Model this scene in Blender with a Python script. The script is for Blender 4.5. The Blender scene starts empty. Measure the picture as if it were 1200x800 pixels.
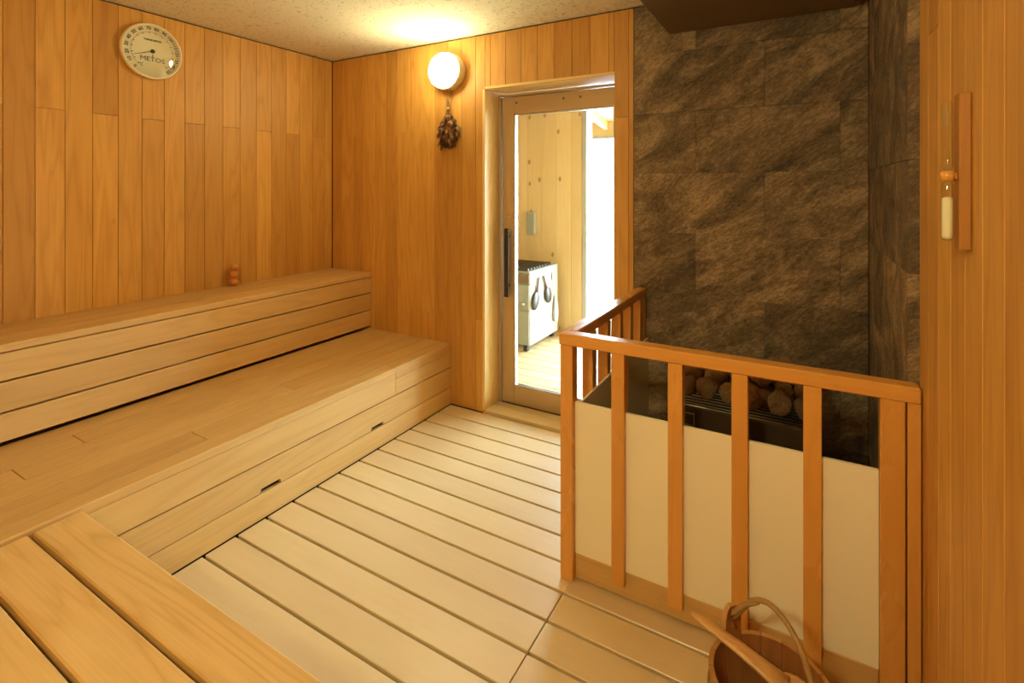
import bpy, bmesh, math, random
from mathutils import Vector, Matrix, noise

# ------------------------------------------------------------------ camera
scene = bpy.context.scene
COL = scene.collection
YAW = math.atan(342 / 595.0)
cam_d = bpy.data.cameras.new('camera')
cam_d.sensor_width = 36.0
cam_d.lens = 595.0 / 1200.0 * 36.0
cam_d.shift_y = -180.0 / 1200.0
cam_d.clip_start = 0.02
cam = bpy.data.objects.new('camera', cam_d)
cam.location = (0, 0, 1.4)
cam.rotation_euler = (math.pi / 2, 0, YAW)
COL.objects.link(cam)
scene.camera = cam

# ------------------------------------------------------------------ world, light, exposure
SKY = 40.0
LAMP = 72.0          # lamp on the door wall
LAMP_NEAR = 185.0    # lamp on the opposite wall
LAMP_COL = (1.0, 0.95, 0.54)
w = bpy.data.worlds.new('overcast_sky')
scene.world = w
w.use_nodes = True
w.node_tree.nodes['Background'].inputs[0].default_value = (0.72, 0.94, 1.08, 1)
w.node_tree.nodes['Background'].inputs[1].default_value = SKY
pl = bpy.data.lights.new('porch_opening_portal', 'AREA')
pl.shape = 'RECTANGLE'
pl.size, pl.size_y = 3.5, 2.2
pl.cycles.is_portal = True
po = bpy.data.objects.new('porch_opening_portal', pl)
po.location = (-0.75, 5.61, 0.95)
po.rotation_euler = (math.radians(-90), 0, 0)
COL.objects.link(po)
vs = scene.view_settings
scene.display_settings.display_device = 'sRGB'
vs.view_transform = 'Standard'
vs.look = 'None'
vs.exposure = 0.12
vs.gamma = 1.0
vs.use_curve_mapping = False
scene.cycles.max_bounces = 10
scene.cycles.diffuse_bounces = 6
scene.cycles.transparent_max_bounces = 16
scene.cycles.use_denoising = True
scene.cycles.caustics_reflective = False
scene.cycles.caustics_refractive = False

rnd = random.Random(7)

# ------------------------------------------------------------------ pixel helpers (positions on known planes)
S_, C_ = math.sin(YAW), math.cos(YAW)
def ray(px, py):
    u = (px - 600) / 595.0
    return Vector((-S_ + u * C_, C_ + u * S_, (220 - py) / 595.0))
def ony(px, py, y):
    d = ray(px, py); return Vector((0, 0, 1.4)) + d * (y / d.y)

# ------------------------------------------------------------------ materials
def new_mat(name):
    m = bpy.data.materials.new(name); m.use_nodes = True
    return m, m.node_tree, m.node_tree.nodes['Principled BSDF']
def plain(name, col, rough=0.5, metal=0.0, spec=0.5):
    m, nt, b = new_mat(name)
    b.inputs['Base Color'].default_value = (*col, 1)
    b.inputs['Roughness'].default_value = rough
    b.inputs['Metallic'].default_value = metal
    b.inputs['Specular IOR Level'].default_value = spec
    # faint procedural mottling so no surface is perfectly flat
    n = nt.nodes.new('ShaderNodeTexNoise'); n.inputs['Scale'].default_value = 35
    tc = nt.nodes.new('ShaderNodeTexCoord')
    nt.links.new(tc.outputs['Object'], n.inputs['Vector'])
    mr = nt.nodes.new('ShaderNodeMapRange')
    mr.inputs['To Min'].default_value = max(0.02, rough - 0.06); mr.inputs['To Max'].default_value = min(1, rough + 0.06)
    nt.links.new(n.outputs['Fac'], mr.inputs['Value'])
    nt.links.new(mr.outputs['Result'], b.inputs['Roughness'])
    return m
def math_node(nt, op, a, b=None, c=None):
    n = nt.nodes.new('ShaderNodeMath'); n.operation = op
    for i, v in enumerate((a, b, c)):
        if v is None: continue
        if isinstance(v, (int, float)): n.inputs[i].default_value = v
        else: nt.links.new(v, n.inputs[i])
    return n.outputs[0]
def mixc(nt, fac, a, b, mode='MIX'):
    n = nt.nodes.new('ShaderNodeMix'); n.data_type = 'RGBA'; n.blend_type = mode
    for sock, v in ((n.inputs[0], fac), (n.inputs[6], a), (n.inputs[7], b)):
        if isinstance(v, (int, float)): sock.default_value = v
        elif isinstance(v, tuple): sock.default_value = (*v, 1)
        else: nt.links.new(v, sock)
    return n.outputs[2]
def wood(name, axis, light, dark, rough=0.45, knots=0.0, knot_r=(0.05, 0.11), knot_s=(3.2, 9.0), vary=0.35, grain=0.45, spec=0.4):
    m, nt, b = new_mat(name)
    tc = nt.nodes.new('ShaderNodeTexCoord'); oi = nt.nodes.new('ShaderNodeObjectInfo')
    r = oi.outputs['Random']
    cb = nt.nodes.new('ShaderNodeCombineXYZ')
    for i, k in enumerate((37.0, 91.0, 53.0)):
        nt.links.new(math_node(nt, 'MULTIPLY', r, k), cb.inputs[i])
    ad = nt.nodes.new('ShaderNodeVectorMath'); ad.operation = 'ADD'
    nt.links.new(tc.outputs['Object'], ad.inputs[0]); nt.links.new(cb.outputs[0], ad.inputs[1])
    def scaled(along, across):
        mp = nt.nodes.new('ShaderNodeMapping')
        s = [across] * 3; s['XYZ'.index(axis)] = along
        mp.inputs['Scale'].default_value = s
        nt.links.new(ad.outputs[0], mp.inputs['Vector']); return mp.outputs[0]
    def nz(vec, scale, det, dist=0.0):
        n = nt.nodes.new('ShaderNodeTexNoise'); n.inputs['Scale'].default_value = scale
        n.inputs['Detail'].default_value = det; n.inputs['Distortion'].default_value = dist
        nt.links.new(vec, n.inputs['Vector']); return n.outputs['Fac']
    rings = nz(scaled(0.55, 6.0), 1.3, 2.0, 0.3)
    pp = math_node(nt, 'PINGPONG', math_node(nt, 'MULTIPLY', rings, 9.0), 0.5)
    pp = math_node(nt, 'POWER', math_node(nt, 'MULTIPLY', pp, 2.0), 2.2)
    fine = nz(scaled(2.5, 150.0), 1.0, 3.0)
    blot = nz(scaled(1.6, 7.0), 1.0, 3.0, 0.6)
    f = math_node(nt, 'ADD', math_node(nt, 'MULTIPLY', pp, grain * 0.55),
                  math_node(nt, 'MULTIPLY', math_node(nt, 'SUBTRACT', fine, 0.35), grain * 0.9))
    f = math_node(nt, 'ADD', f, math_node(nt, 'MULTIPLY', math_node(nt, 'SUBTRACT', blot, 0.42), 0.9))
    cl = math_node(nt, 'MINIMUM', math_node(nt, 'MAXIMUM', f, 0.0), 1.0)
    c = mixc(nt, cl, light, dark)
    tone = nt.nodes.new('ShaderNodeValToRGB')
    tone.color_ramp.elements[0].color = (1 - vary, 1 - vary * 1.25, 1 - vary * 1.45, 1)
    tone.color_ramp.elements[1].color = (1.0, 1.0, 1.0, 1)
    nt.links.new(math_node(nt, 'FRACT', math_node(nt, 'MULTIPLY', r, 17.3)), tone.inputs[0])
    c = mixc(nt, 1.0, c, tone.outputs[0], 'MULTIPLY')
    if knots > 0:
        v = nt.nodes.new('ShaderNodeTexVoronoi'); v.inputs['Scale'].default_value = 1.0
        nt.links.new(scaled(*knot_s), v.inputs['Vector'])
        sep = nt.nodes.new('ShaderNodeSeparateColor'); nt.links.new(v.outputs['Color'], sep.inputs[0])
        on = math_node(nt, 'LESS_THAN', sep.outputs[0], knots)
        mr = nt.nodes.new('ShaderNodeMapRange'); mr.interpolation_type = 'SMOOTHSTEP'
        mr.inputs['From Min'].default_value = knot_r[0]; mr.inputs['From Max'].default_value = knot_r[1]
        mr.inputs['To Min'].default_value = 1.0; mr.inputs['To Max'].default_value = 0.0
        nt.links.new(v.outputs['Distance'], mr.inputs['Value'])
        c = mixc(nt, math_node(nt, 'MULTIPLY', math_node(nt, 'MULTIPLY', on, mr.outputs[0]), 0.75), c,
                 (dark[0] * 0.35, dark[1] * 0.28, dark[2] * 0.2))
    nt.links.new(c, b.inputs['Base Color'])
    b.inputs['Specular IOR Level'].default_value = spec
    rr = math_node(nt, 'ADD', rough - 0.05, math_node(nt, 'MULTIPLY', blot, 0.12))
    nt.links.new(rr, b.inputs['Roughness'])
    bp = nt.nodes.new('ShaderNodeBump'); bp.inputs['Strength'].default_value = 0.08; bp.inputs['Distance'].default_value = 0.002
    nt.links.new(fine, bp.inputs['Height']); nt.links.new(bp.outputs[0], b.inputs['Normal'])
    return m

WL, WD = (0.70, 0.37, 0.08), (0.50, 0.222, 0.038)
M = {}
for a in 'XYZ':
    M['wall' + a] = wood('alder_wall_' + a, a, WL, WD, 0.5, knots=0.13, vary=0.24, grain=0.75)
    M['bench' + a] = wood('bench_wood_' + a, a, (0.66, 0.415, 0.145), (0.52, 0.298, 0.085), 0.42, knots=0.0, vary=0.16, grain=0.6)
    M['floor' + a] = wood('floor_wood_' + a, a, (0.72, 0.56, 0.31), (0.60, 0.43, 0.21), 0.36, vary=0.10, grain=0.22, spec=1.0)
    M['plat' + a] = wood('platform_wood_' + a, a, (0.80, 0.54, 0.21), (0.62, 0.37, 0.11), 0.42, vary=0.08, grain=0.95)
    M['fence' + a] = wood('rail_wood_' + a, a, (0.72, 0.345, 0.075), (0.58, 0.25, 0.045), 0.27, vary=0.12, grain=0.35)
    M['lining' + a] = wood('door_lining_wood_' + a, a, (0.84, 0.60, 0.26), (0.70, 0.46, 0.17), 0.4, vary=0.08, grain=0.4)
    M['pine' + a] = wood('knotty_pine_' + a, a, (0.66, 0.50, 0.28), (0.56, 0.40, 0.19), 0.5, knots=0.36, knot_r=(0.10, 0.17), knot_s=(5.5, 9.0), vary=0.14, grain=0.5)
M['backing'] = plain('dark_backing', (0.03, 0.016, 0.006), 0.9)
M['cream'] = plain('cream_board', (0.84, 0.75, 0.53), 0.7)
M['bronze'] = plain('bronze_anodised', (0.54, 0.39, 0.21), 0.36, 0.35)
M['black'] = plain('black_plastic', (0.02, 0.017, 0.014), 0.4)
M['heater'] = plain('heater_brown_steel', (0.055, 0.032, 0.016), 0.45, 0.4)
M['steel'] = plain('bright_steel', (0.62, 0.60, 0.56), 0.3, 1.0)
M['shield'] = plain('dark_heat_shield', (0.15, 0.10, 0.055), 0.6)
M['white'] = plain('white_enamel', (0.36, 0.36, 0.35), 0.35)
M['grey'] = plain('grey_panel', (0.27, 0.29, 0.26), 0.4)
M['lampbase'] = plain('lamp_base_cream', (0.72, 0.62, 0.42), 0.5)
M['leaf'] = wood('dried_leaf', 'Z', (0.24, 0.10, 0.025), (0.05, 0.016, 0.004), 0.6, vary=0.0, grain=1.3)
M['twig'] = plain('dried_twig', (0.16, 0.07, 0.025), 0.8)
M['ball'] = wood('orange_ball_wood', 'Z', (0.60, 0.24, 0.04), (0.45, 0.15, 0.02), 0.4, vary=0.05)
M['timber'] = wood('timer_board_wood', 'Z', (0.40, 0.17, 0.03), (0.30, 0.115, 0.018), 0.5, vary=0.05)
M['sand'] = plain('timer_sand', (0.85, 0.78, 0.55), 0.8)
M['ink'] = plain('dial_ink', (0.03, 0.018, 0.01), 0.6)
M['dial'] = plain('dial_cream', (0.80, 0.70, 0.47), 0.55)
M['bucket'] = wood('bucket_wood', 'Z', (0.60, 0.33, 0.11), (0.40, 0.17, 0.045), 0.35, vary=0.25)
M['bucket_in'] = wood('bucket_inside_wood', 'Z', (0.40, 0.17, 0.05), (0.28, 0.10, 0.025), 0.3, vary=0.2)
M['branch'] = wood('branch_handle_wood', 'X', (0.42, 0.25, 0.09), (0.27, 0.14, 0.045), 0.5, vary=0.1)
M['ladle'] = wood('ladle_wood', 'X', (0.66, 0.38, 0.13), (0.42, 0.19, 0.05), 0.33, vary=0.05, grain=0.7)
M['ground'] = plain('pale_ground', (0.6, 0.6, 0.57), 0.9)

def glass_mat(name, tint, refl=0.06):
    m = bpy.data.materials.new(name); m.use_nodes = True; nt = m.node_tree
    for n in list(nt.nodes): nt.nodes.remove(n)
    o = nt.nodes.new('ShaderNodeOutputMaterial')
    t = nt.nodes.new('ShaderNodeBsdfTransparent'); t.inputs[0].default_value = (*tint, 1)
    g = nt.nodes.new('ShaderNodeBsdfGlossy'); g.inputs['Roughness'].default_value = 0.01
    lw = nt.nodes.new('ShaderNodeLayerWeight'); lw.inputs[0].default_value = 0.5
    fr = math_node(nt, 'ADD', 0.035, math_node(nt, 'MULTIPLY', math_node(nt, 'POWER', lw.outputs['Facing'], 5.0), 0.9))
    mx = nt.nodes.new('ShaderNodeMixShader')
    nt.links.new(fr, mx.inputs[0]); nt.links.new(t.outputs[0], mx.inputs[1]); nt.links.new(g.outputs[0], mx.inputs[2])
    nt.links.new(mx.outputs[0], o.inputs[0])
    return m
M['glass'] = glass_mat('clear_glass', (0.96, 0.98, 0.97))
M['tube'] = glass_mat('tube_glass', (0.93, 0.93, 0.88))

def stone_mat(name, a, b_, c_, sc=1.0, rot=0.62, bump=0.9, dist=0.008):
    m, nt, b = new_mat(name)
    tc = nt.nodes.new('ShaderNodeTexCoord'); oi = nt.nodes.new('ShaderNodeObjectInfo')
    cb = nt.nodes.new('ShaderNodeCombineXYZ')
    for i, k in enumerate((31.0, 17.0, 43.0)):
        nt.links.new(math_node(nt, 'MULTIPLY', oi.outputs['Random'], k), cb.inputs[i])
    ad = nt.nodes.new('ShaderNodeVectorMath'); ad.operation = 'ADD'
    nt.links.new(tc.outputs['Object'], ad.inputs[0]); nt.links.new(cb.outputs[0], ad.inputs[1])
    mp = nt.nodes.new('ShaderNodeMapping')
    rt = nt.nodes.new('ShaderNodeMapping'); rt.inputs['Rotation'].default_value = (0, rot, 0)
    nt.links.new(ad.outputs[0], rt.inputs['Vector'])
    mp.inputs['Scale'].default_value = (2.2 * sc, 6 * sc, 6.5 * sc)
    nt.links.new(rt.outputs[0], mp.inputs['Vector'])
    def nz(vec, s, d, rough=0.6, dist=0.0):
        n = nt.nodes.new('ShaderNodeTexNoise'); n.inputs['Scale'].default_value = s; n.inputs['Detail'].default_value = d
        n.inputs['Roughness'].default_value = rough; n.inputs['Distortion'].default_value = dist
        nt.links.new(vec, n.inputs['Vector']); return n.outputs['Fac']
    big = nz(mp.outputs[0], 1.2, 6, 0.65, 0.8)
    mp2 = nt.nodes.new('ShaderNodeMapping'); mp2.inputs['Scale'].default_value = (0.6, 1, 1.5)
    nt.links.new(rt.outputs[0], mp2.inputs['Vector'])
    grit = nz(mp2.outputs[0], 75 * sc, 5, 0.75, 0.5)
    f = math_node(nt, 'ADD', math_node(nt, 'MULTIPLY', big, 0.72), math_node(nt, 'MULTIPLY', grit, 0.58))
    cr = nt.nodes.new('ShaderNodeValToRGB'); e = cr.color_ramp.elements
    e[0].position = 0.48; e[0].color = (*a, 1); e[1].position = 0.84; e[1].color = (*c_, 1)
    k = e.new(0.64); k.color = (*b_, 1)
    nt.links.new(f, cr.inputs[0])
    t2 = math_node(nt, 'ADD', 0.62, math_node(nt, 'MULTIPLY', math_node(nt, 'FRACT', math_node(nt, 'MULTIPLY', oi.outputs['Random'], 7.7)), 0.70))
    col = mixc(nt, 1.0, cr.outputs[0], t2, 'MULTIPLY')
    nt.links.new(col, b.inputs['Base Color'])
    b.inputs['Roughness'].default_value = 0.75
    bp = nt.nodes.new('ShaderNodeBump'); bp.inputs['Strength'].default_value = bump; bp.inputs['Distance'].default_value = dist
    nt.links.new(f, bp.inputs['Height']); nt.links.new(bp.outputs[0], b.inputs['Normal'])
    return m
M['slate'] = stone_mat('rough_slate', (0.045, 0.029, 0.014), (0.175, 0.112, 0.055), (0.46, 0.31, 0.155))
M['rock'] = stone_mat('heater_rock', (0.26, 0.12, 0.04), (0.52, 0.28, 0.10), (0.72, 0.44, 0.19), 0.55, 0.2, 1.0, 0.06)

def ceiling_mat():
    m, nt, b = new_mat('ceiling_board')
    tc = nt.nodes.new('ShaderNodeTexCoord')
    n = nt.nodes.new('ShaderNodeTexNoise'); n.inputs['Scale'].default_value = 45; n.inputs['Detail'].default_value = 4
    n.inputs['Distortion'].default_value = 1.2
    nt.links.new(tc.outputs['Object'], n.inputs['Vector'])
    mr = nt.nodes.new('ShaderNodeMapRange'); mr.inputs['From Min'].default_value = 0.34; mr.inputs['From Max'].default_value = 0.44
    nt.links.new(n.outputs['Fac'], mr.inputs['Value'])
    c = mixc(nt, mr.outputs[0], (0.52, 0.47, 0.36), (0.78, 0.73, 0.58))
    nt.links.new(c, b.inputs['Base Color']); b.inputs['Roughness'].default_value = 0.9
    bp = nt.nodes.new('ShaderNodeBump'); bp.inputs['Strength'].default_value = 0.6; bp.inputs['Distance'].default_value = 0.004
    nt.links.new(mr.outputs[0], bp.inputs['Height']); nt.links.new(bp.outputs[0], b.inputs['Normal'])
    return m
M['ceiling'] = ceiling_mat()

def emit_mat(name, col, s):
    m, nt, b = new_mat(name)
    b.inputs['Base Color'].default_value = (0.9, 0.85, 0.75, 1)
    b.inputs['Emission Color'].default_value = (*col, 1); b.inputs['Emission Strength'].default_value = s
    return m
M['lamp'] = emit_mat('opal_lamp_glass', LAMP_COL, LAMP)
M['lamp_near'] = emit_mat('opal_lamp_glass_bright', LAMP_COL, LAMP_NEAR)

# ------------------------------------------------------------------ object helpers
WLOC = {}
def tag(o, label=None, cat=None, group=None, kind=None):
    if label: o['label'] = label
    if cat: o['category'] = cat
    if group: o['group'] = group
    if kind: o['kind'] = kind
    return o
def link(o, loc, parent=None):
    COL.objects.link(o)
    WLOC[o.name] = Vector(loc)
    if parent is not None:
        o.parent = parent
        o.location = Vector(loc) - WLOC[parent.name]
    else:
        o.location = loc
    return o
def thing(name, loc, label, cat, group=None):
    o = bpy.data.objects.new(name, None); o.empty_display_size = 0.05
    link(o, loc); return tag(o, label, cat, group)
MESH = {}
def box_mesh(dx, dy, dz, bev):
    key = (round(dx, 4), round(dy, 4), round(dz, 4), bev)
    if key in MESH: return MESH[key].copy() if False else MESH[key]
    bm = bmesh.new(); bmesh.ops.create_cube(bm, size=1.0)
    for v in bm.verts: v.co = Vector((v.co.x * dx, v.co.y * dy, v.co.z * dz))
    b = min(bev, 0.3 * min(dx, dy, dz))
    if b > 0: bmesh.ops.bevel(bm, geom=list(bm.edges), offset=b, segments=1, affect='EDGES')
    me = bpy.data.meshes.new('box'); bm.to_mesh(me); bm.free()
    MESH[key] = me
    return me
MATMESH = {}
def box(name, x0, x1, y0, y1, z0, z1, mat, parent=None, bev=0.0015):
    x0, x1 = min(x0, x1), max(x0, x1); y0, y1 = min(y0, y1), max(y0, y1); z0, z1 = min(z0, z1), max(z0, z1)
    key = (round(x1 - x0, 4), round(y1 - y0, 4), round(z1 - z0, 4), bev, mat)
    if key not in MATMESH:
        me = box_mesh(x1 - x0, y1 - y0, z1 - z0, bev).copy()
        me.materials.append(M[mat]); MATMESH[key] = me
    o = bpy.data.objects.new(name, MATMESH[key])
    return link(o, ((x0 + x1) / 2, (y0 + y1) / 2, (z0 + z1) / 2), parent)
def mesh_obj(name, bm, mat, loc=(0, 0, 0), parent=None, smooth=False):
    me = bpy.data.meshes.new(name); bmesh.ops.recalc_face_normals(bm, faces=list(bm.faces)); bm.to_mesh(me); bm.free()
    me.materials.append(M[mat])
    if smooth:
        for p in me.polygons: p.use_smooth = True
    o = bpy.data.objects.new(name, me)
    return link(o, loc, parent)
def add_box(bm, x0, x1, y0, y1, z0, z1):
    r = bmesh.ops.create_cube(bm, size=1.0)
    for v in r['verts']:
        v.co = Vector(((x0 + x1) / 2 + v.co.x * (x1 - x0), (y0 + y1) / 2 + v.co.y * (y1 - y0), (z0 + z1) / 2 + v.co.z * (z1 - z0)))
def add_tube(bm, pts, radii, seg=10, flat=None, up=Vector((0, 0, 1)), cap=True):
    pts = [Vector(p) for p in pts]
    if isinstance(radii, (int, float)): radii = [radii] * len(pts)
    rings = []
    for i, p in enumerate(pts):
        t = (pts[min(i + 1, len(pts) - 1)] - pts[max(i - 1, 0)]).normalized()
        u = up if abs(t.dot(up)) < 0.95 else Vector((1, 0, 0))
        a = t.cross(u).normalized(); b = a.cross(t).normalized()
        fa = 1.0 if flat is None else flat[i]
        rings.append([bm.verts.new(p + a * math.cos(2 * math.pi * k / seg) * radii[i] + b * math.sin(2 * math.pi * k / seg) * radii[i] * fa) for k in range(seg)])
    for i in range(len(rings) - 1):
        for k in range(seg):
            bm.faces.new((rings[i][k], rings[i][(k + 1) % seg], rings[i + 1][(k + 1) % seg], rings[i + 1][k]))
    if cap:
        bm.faces.new(rings[0][::-1]); bm.faces.new(rings[-1])
def lathe(bm, prof, axis='Z', seg=32, center=(0, 0, 0)):
    c = Vector(center); rings = []
    def P(r, h, t):
        x, y = r * math.cos(t), r * math.sin(t)
        return c + (Vector((x, y, h)) if axis == 'Z' else Vector((x, h, y)) if axis == 'Y' else Vector((h, x, y)))
    for r, h in prof:
        if r < 1e-6: rings.append([bm.verts.new(P(0, h, 0))])
        else: rings.append([bm.verts.new(P(r, h, 2 * math.pi * k / seg)) for k in range(seg)])
    for a, b in zip(rings, rings[1:]):
        for k in range(seg):
            k2 = (k + 1) % seg
            if len(a) == 1 and len(b) == 1: continue
            if len(a) == 1: bm.faces.new((a[0], b[k2], b[k]))
            elif len(b) == 1: bm.faces.new((a[k], a[k2], b[0]))
            else: bm.faces.new((a[k], a[k2], b[k2], b[k]))

# ------------------------------------------------------------------ dimensions
XL, XR, YB, YN, ZC = -3.10, 0.267, 2.66, -0.86, 2.362
FLOOR_X0, FLOOR_SEAM = -1.9795, -0.722
PITCH = 0.11
DX0, DX1, DZ1 = -1.724, -0.890, 2.014          # door opening
YD = 2.845                                      # plane of the door leaf

def struct(o): return tag(o, kind='structure')

# ------------------------------------------------------------------ floor
floor = struct(box('floor', XL - 0.1, XR + 0.1, YN - 0.1, YB + 0.19, -0.09, -0.05, 'backing', bev=0))
gaps = [1.09 + 0.1302 * k for k in range(-12, 13)]
for i in range(len(gaps) - 1):
    a, b = gaps[i] + 0.0055, min(gaps[i + 1] - 0.0055, YB - 0.003)
    if b - a < 0.01 or gaps[i] > YB: continue
    left_end = FLOOR_SEAM - (0.008 if i % 2 == 0 and gaps[i] < 1.3 else 0.0015)
    if gaps[i] > 1.5: left_end = -0.763 if gaps[i] > 1.62 else -0.7235
    box('floor_board', FLOOR_X0, left_end, a, b, -0.03, 0.0, 'floorX', floor, 0.0018)
    if gaps[i] < 1.6:
        right_start = FLOOR_SEAM + (0.008 if i % 2 == 0 and gaps[i] < 1.3 else 0.0015)
        box('floor_board', right_start, XR - 0.004, a, b, -0.03, 0.0, 'floorX', floor, 0.0018)
# board under the front of the guard and the slab below the heater
box('floor_board', FLOOR_SEAM - 0.04, XR - 0.004, 1.6165, 1.72, -0.03, -0.001, 'floorX', floor, 0.003)
box('heater_slab', -0.745, XR - 0.004, 1.725, YB - 0.004, -0.03, -0.001, 'shield', floor, 0.002)

# ------------------------------------------------------------------ walls
def planks_z(parent, spans, fixed, axis, z0, z1, joint_z, thick, mat='wallZ', every=2, off=0):
    """vertical boards; spans are (a, b, zlow, zhigh) along the wall"""
    for i, (a, b, zl, zh) in enumerate(spans):
        cuts = [zl, zh]
        if i % every == off and zl < joint_z < zh: cuts = [zl, joint_z, zh]
        for c0, c1 in zip(cuts, cuts[1:]):
            if axis == 'y':   # wall is a plane of constant x, boards spread along y
                box('plank', fixed[0], fixed[1], a + 0.0009, b - 0.0009, c0 + (0.0006 if c0 > zl else 0), c1 - (0.0006 if c1 < zh else 0), mat, parent, 0.0014)
            else:
                box('plank', a + 0.0009, b - 0.0009, fixed[0], fixed[1], c0 + (0.0006 if c0 > zl else 0), c1 - (0.0006 if c1 < zh else 0), mat, parent, 0.0014)

ZP = ZC - 0.009
wall_left = struct(box('wall_left', XL - 0.10, XL - 0.016, YN - 0.1, YB + 0.1, -0.09, ZC + 0.1, 'backing', bev=0))
sp = []
y = YB - 0.0005
first = YB - 2.591 - 0.0005
edges = [YB - 0.004, 2.592]
while edges[-1] > YN + PITCH: edges.append(edges[-1] - PITCH)
edges.append(YN)
sp = [(edges[i + 1], edges[i], 0.0, ZP) for i in range(len(edges) - 1)]
planks_z(wall_left, sp, (XL - 0.014, XL), 'y', 0, ZP, 1.775, 0.014, off=1)

wall_back = struct(bpy.data.objects.new('wall_back', None)); link(wall_back, (0, YB + 0.1, 0))
# backing of the door wall in three pieces round the opening, joined as one mesh
bm = bmesh.new()
for (x0, x1, z0, z1) in ((XL - 0.4, DX0 - 0.018, -0.09, ZC + 0.45), (DX1 + 0.018, 1.1, -0.09, ZC + 0.45), (DX0 - 0.018, DX1 + 0.018, DZ1 + 0.018, ZC + 0.45)):
    add_box(bm, x0, x1, YB + 0.0165, YB + 0.19, z0, z1)
mesh_obj('backing', bm, 'backing', (0, 0, 0), wall_back)
edges = [XL + 0.001]
e = -2.993
while e < -0.80:
    edges.append(e); e += PITCH - 0.0009
edges = [q for q in edges if q < -0.80] + [-0.784]
pieces = []
for a, b in zip(edges, edges[1:]):
    if b <= DX0 + 0.004 or a >= DX1 - 0.004: pieces.append((a, b, 0.0, ZP))
    elif a < DX0: pieces.append((a, DX0, 0.0, ZP)); pieces.append((DX0, b, DZ1, ZP))
    elif b > DX1: pieces.append((a, DX1, DZ1, ZP)); pieces.append((DX1, b, 0.0, ZP))
    else: pieces.append((a, b, DZ1, ZP))
pieces = [p for p in pieces if p[1] - p[0] > 0.012]
for i, (a, b, zl, zh) in enumerate(pieces):
    cuts = [zl, zh]
    if zl == 0.0 and i % 2 == 0: cuts = [zl, 1.78 if i % 4 else 0.571, zh]
    for c0, c1 in zip(cuts, cuts[1:]):
        box('plank', a + 0.0008, b - 0.0008, YB, YB + 0.014, c0, c1 - (0.001 if c1 < zh else 0), 'wallZ', wall_back, 0.0014)

# slate tiles on the back wall behind the heater
XS = 0.243
rows = [-0.05, 0.247, 0.555, 0.862, 1.169, 1.476, 1.785, 2.093, ZP]
for r in range(len(rows) - 1):
    cols = [-0.782]
    js = [-0.47, 0.139] if r % 2 == 1 else [-0.16]
    cols += js + [XS - 0.002]
    for a, b in zip(cols, cols[1:]):
        dy = rnd.uniform(-0.0015, 0.0015)
        box('tile', a + 0.0005, b - 0.0005, YB + dy, YB + 0.014, rows[r] + 0.0005, rows[r + 1] - 0.0005, 'slate', wall_back, 0.0007)

wall_right = struct(box('wall_right', XR + 0.016, XR + 0.1, YN - 0.1, YB + 0.1, -0.09, ZC + 0.1, 'backing', bev=0))
edges = [1.712]
while edges[-1] > YN + PITCH: edges.append(edges[-1] - PITCH)
edges.append(YN)
planks_z(wall_right, [(edges[i + 1], edges[i], 0.0, ZP) for i in range(len(edges) - 1)], (XR, XR + 0.014), 'y', 0, ZP, 1.775, 0.014, off=1, every=3)
for r in range(len(rows) - 1):
    js = [2.20] if r % 2 else [1.95, 2.50]
    ys = [1.7135] + js + [YB - 0.003]
    for a, b in zip(ys, ys[1:]):
        o = box('tile', XS + rnd.uniform(-0.0015, 0.0015), XR + 0.012, a + 0.0004, b - 0.0004, rows[r] + 0.0004, rows[r + 1] - 0.0004, 'slate', wall_right, 0.0006)

wall_near = struct(box('wall_near', XL - 0.1, XR + 0.1, YN - 0.1, YN, -0.09, ZC + 0.1, 'wallZ', bev=0))
ceiling = struct(box('ceiling', XL - 0.1, XR + 0.1, YN - 0.1, YB + 0.19, ZC, ZC + 0.1, 'ceiling', bev=0))

# dark heat shield under the ceiling above the heater
tag(box('ceiling_heat_shield', -0.597, 0.185, 1.75, YB - 0.003, 2.186, ZC - 0.001, 'shield', bev=0.002),
    'dark brown boxed heat shield hung under the ceiling above the stone heater', 'heat shield')

# ------------------------------------------------------------------ door: lining, sill, leaf
trim = struct(bpy.data.objects.new('trim_1', None)); link(trim, (DX0, YB, 0))
for (a, b) in ((YB - 0.001, 2.752), (2.7535, YD + 0.04)):
    box('lining_board', DX0 - 0.017, DX0, a, b, 0.016, DZ1, 'liningZ', trim, 0.001)
    box('lining_board', DX1, DX1 + 0.017, a + 0.002, b, 0.016, DZ1, 'liningZ', trim, 0.001)
box('lining_board', DX0, DX1, YB - 0.0005, YD + 0.04, DZ1, DZ1 + 0.016, 'liningX', trim, 0.001)
for (a, b) in ((YB + 0.002, 2.762), (2.766, YD - 0.022)):
    box('sill_board', DX0 - 0.016, DX1 + 0.016, a, b, -0.03, 0.014, 'floorX', trim, 0.002)

box('dark_gap_filler', DX0 - 0.016, DX1 + 0.016, YD - 0.0215, YD + 0.05, -0.03, 0.0115, 'black', trim, 0.001)  # added black filler: shade of the gap under the door, and stops light leaking
door = struct(bpy.data.objects.new('door_1', None)); link(door, ((DX0 + DX1) / 2, YD, 0.02))
fx0, fx1, fz0, fz1 = DX0 + 0.002, DX1 - 0.002, 0.012, DZ1 - 0.012
bm = bmesh.new()
add_box(bm, fx0, fx0 + 0.014, YD - 0.02, YD + 0.045, fz0, fz1); add_box(bm, fx1 - 0.014, fx1, YD - 0.02, YD + 0.045, fz0, fz1)
add_box(bm, fx0 + 0.014, fx1 - 0.014, YD - 0.02, YD + 0.045, fz1 - 0.014, fz1)
mesh_obj('door_frame', bm, 'bronze', (0, 0, 0), door)
lx0, lx1, lz0, lz1 = fx0 + 0.019, fx1 - 0.019, 0.0125, fz1 - 0.018
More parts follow.
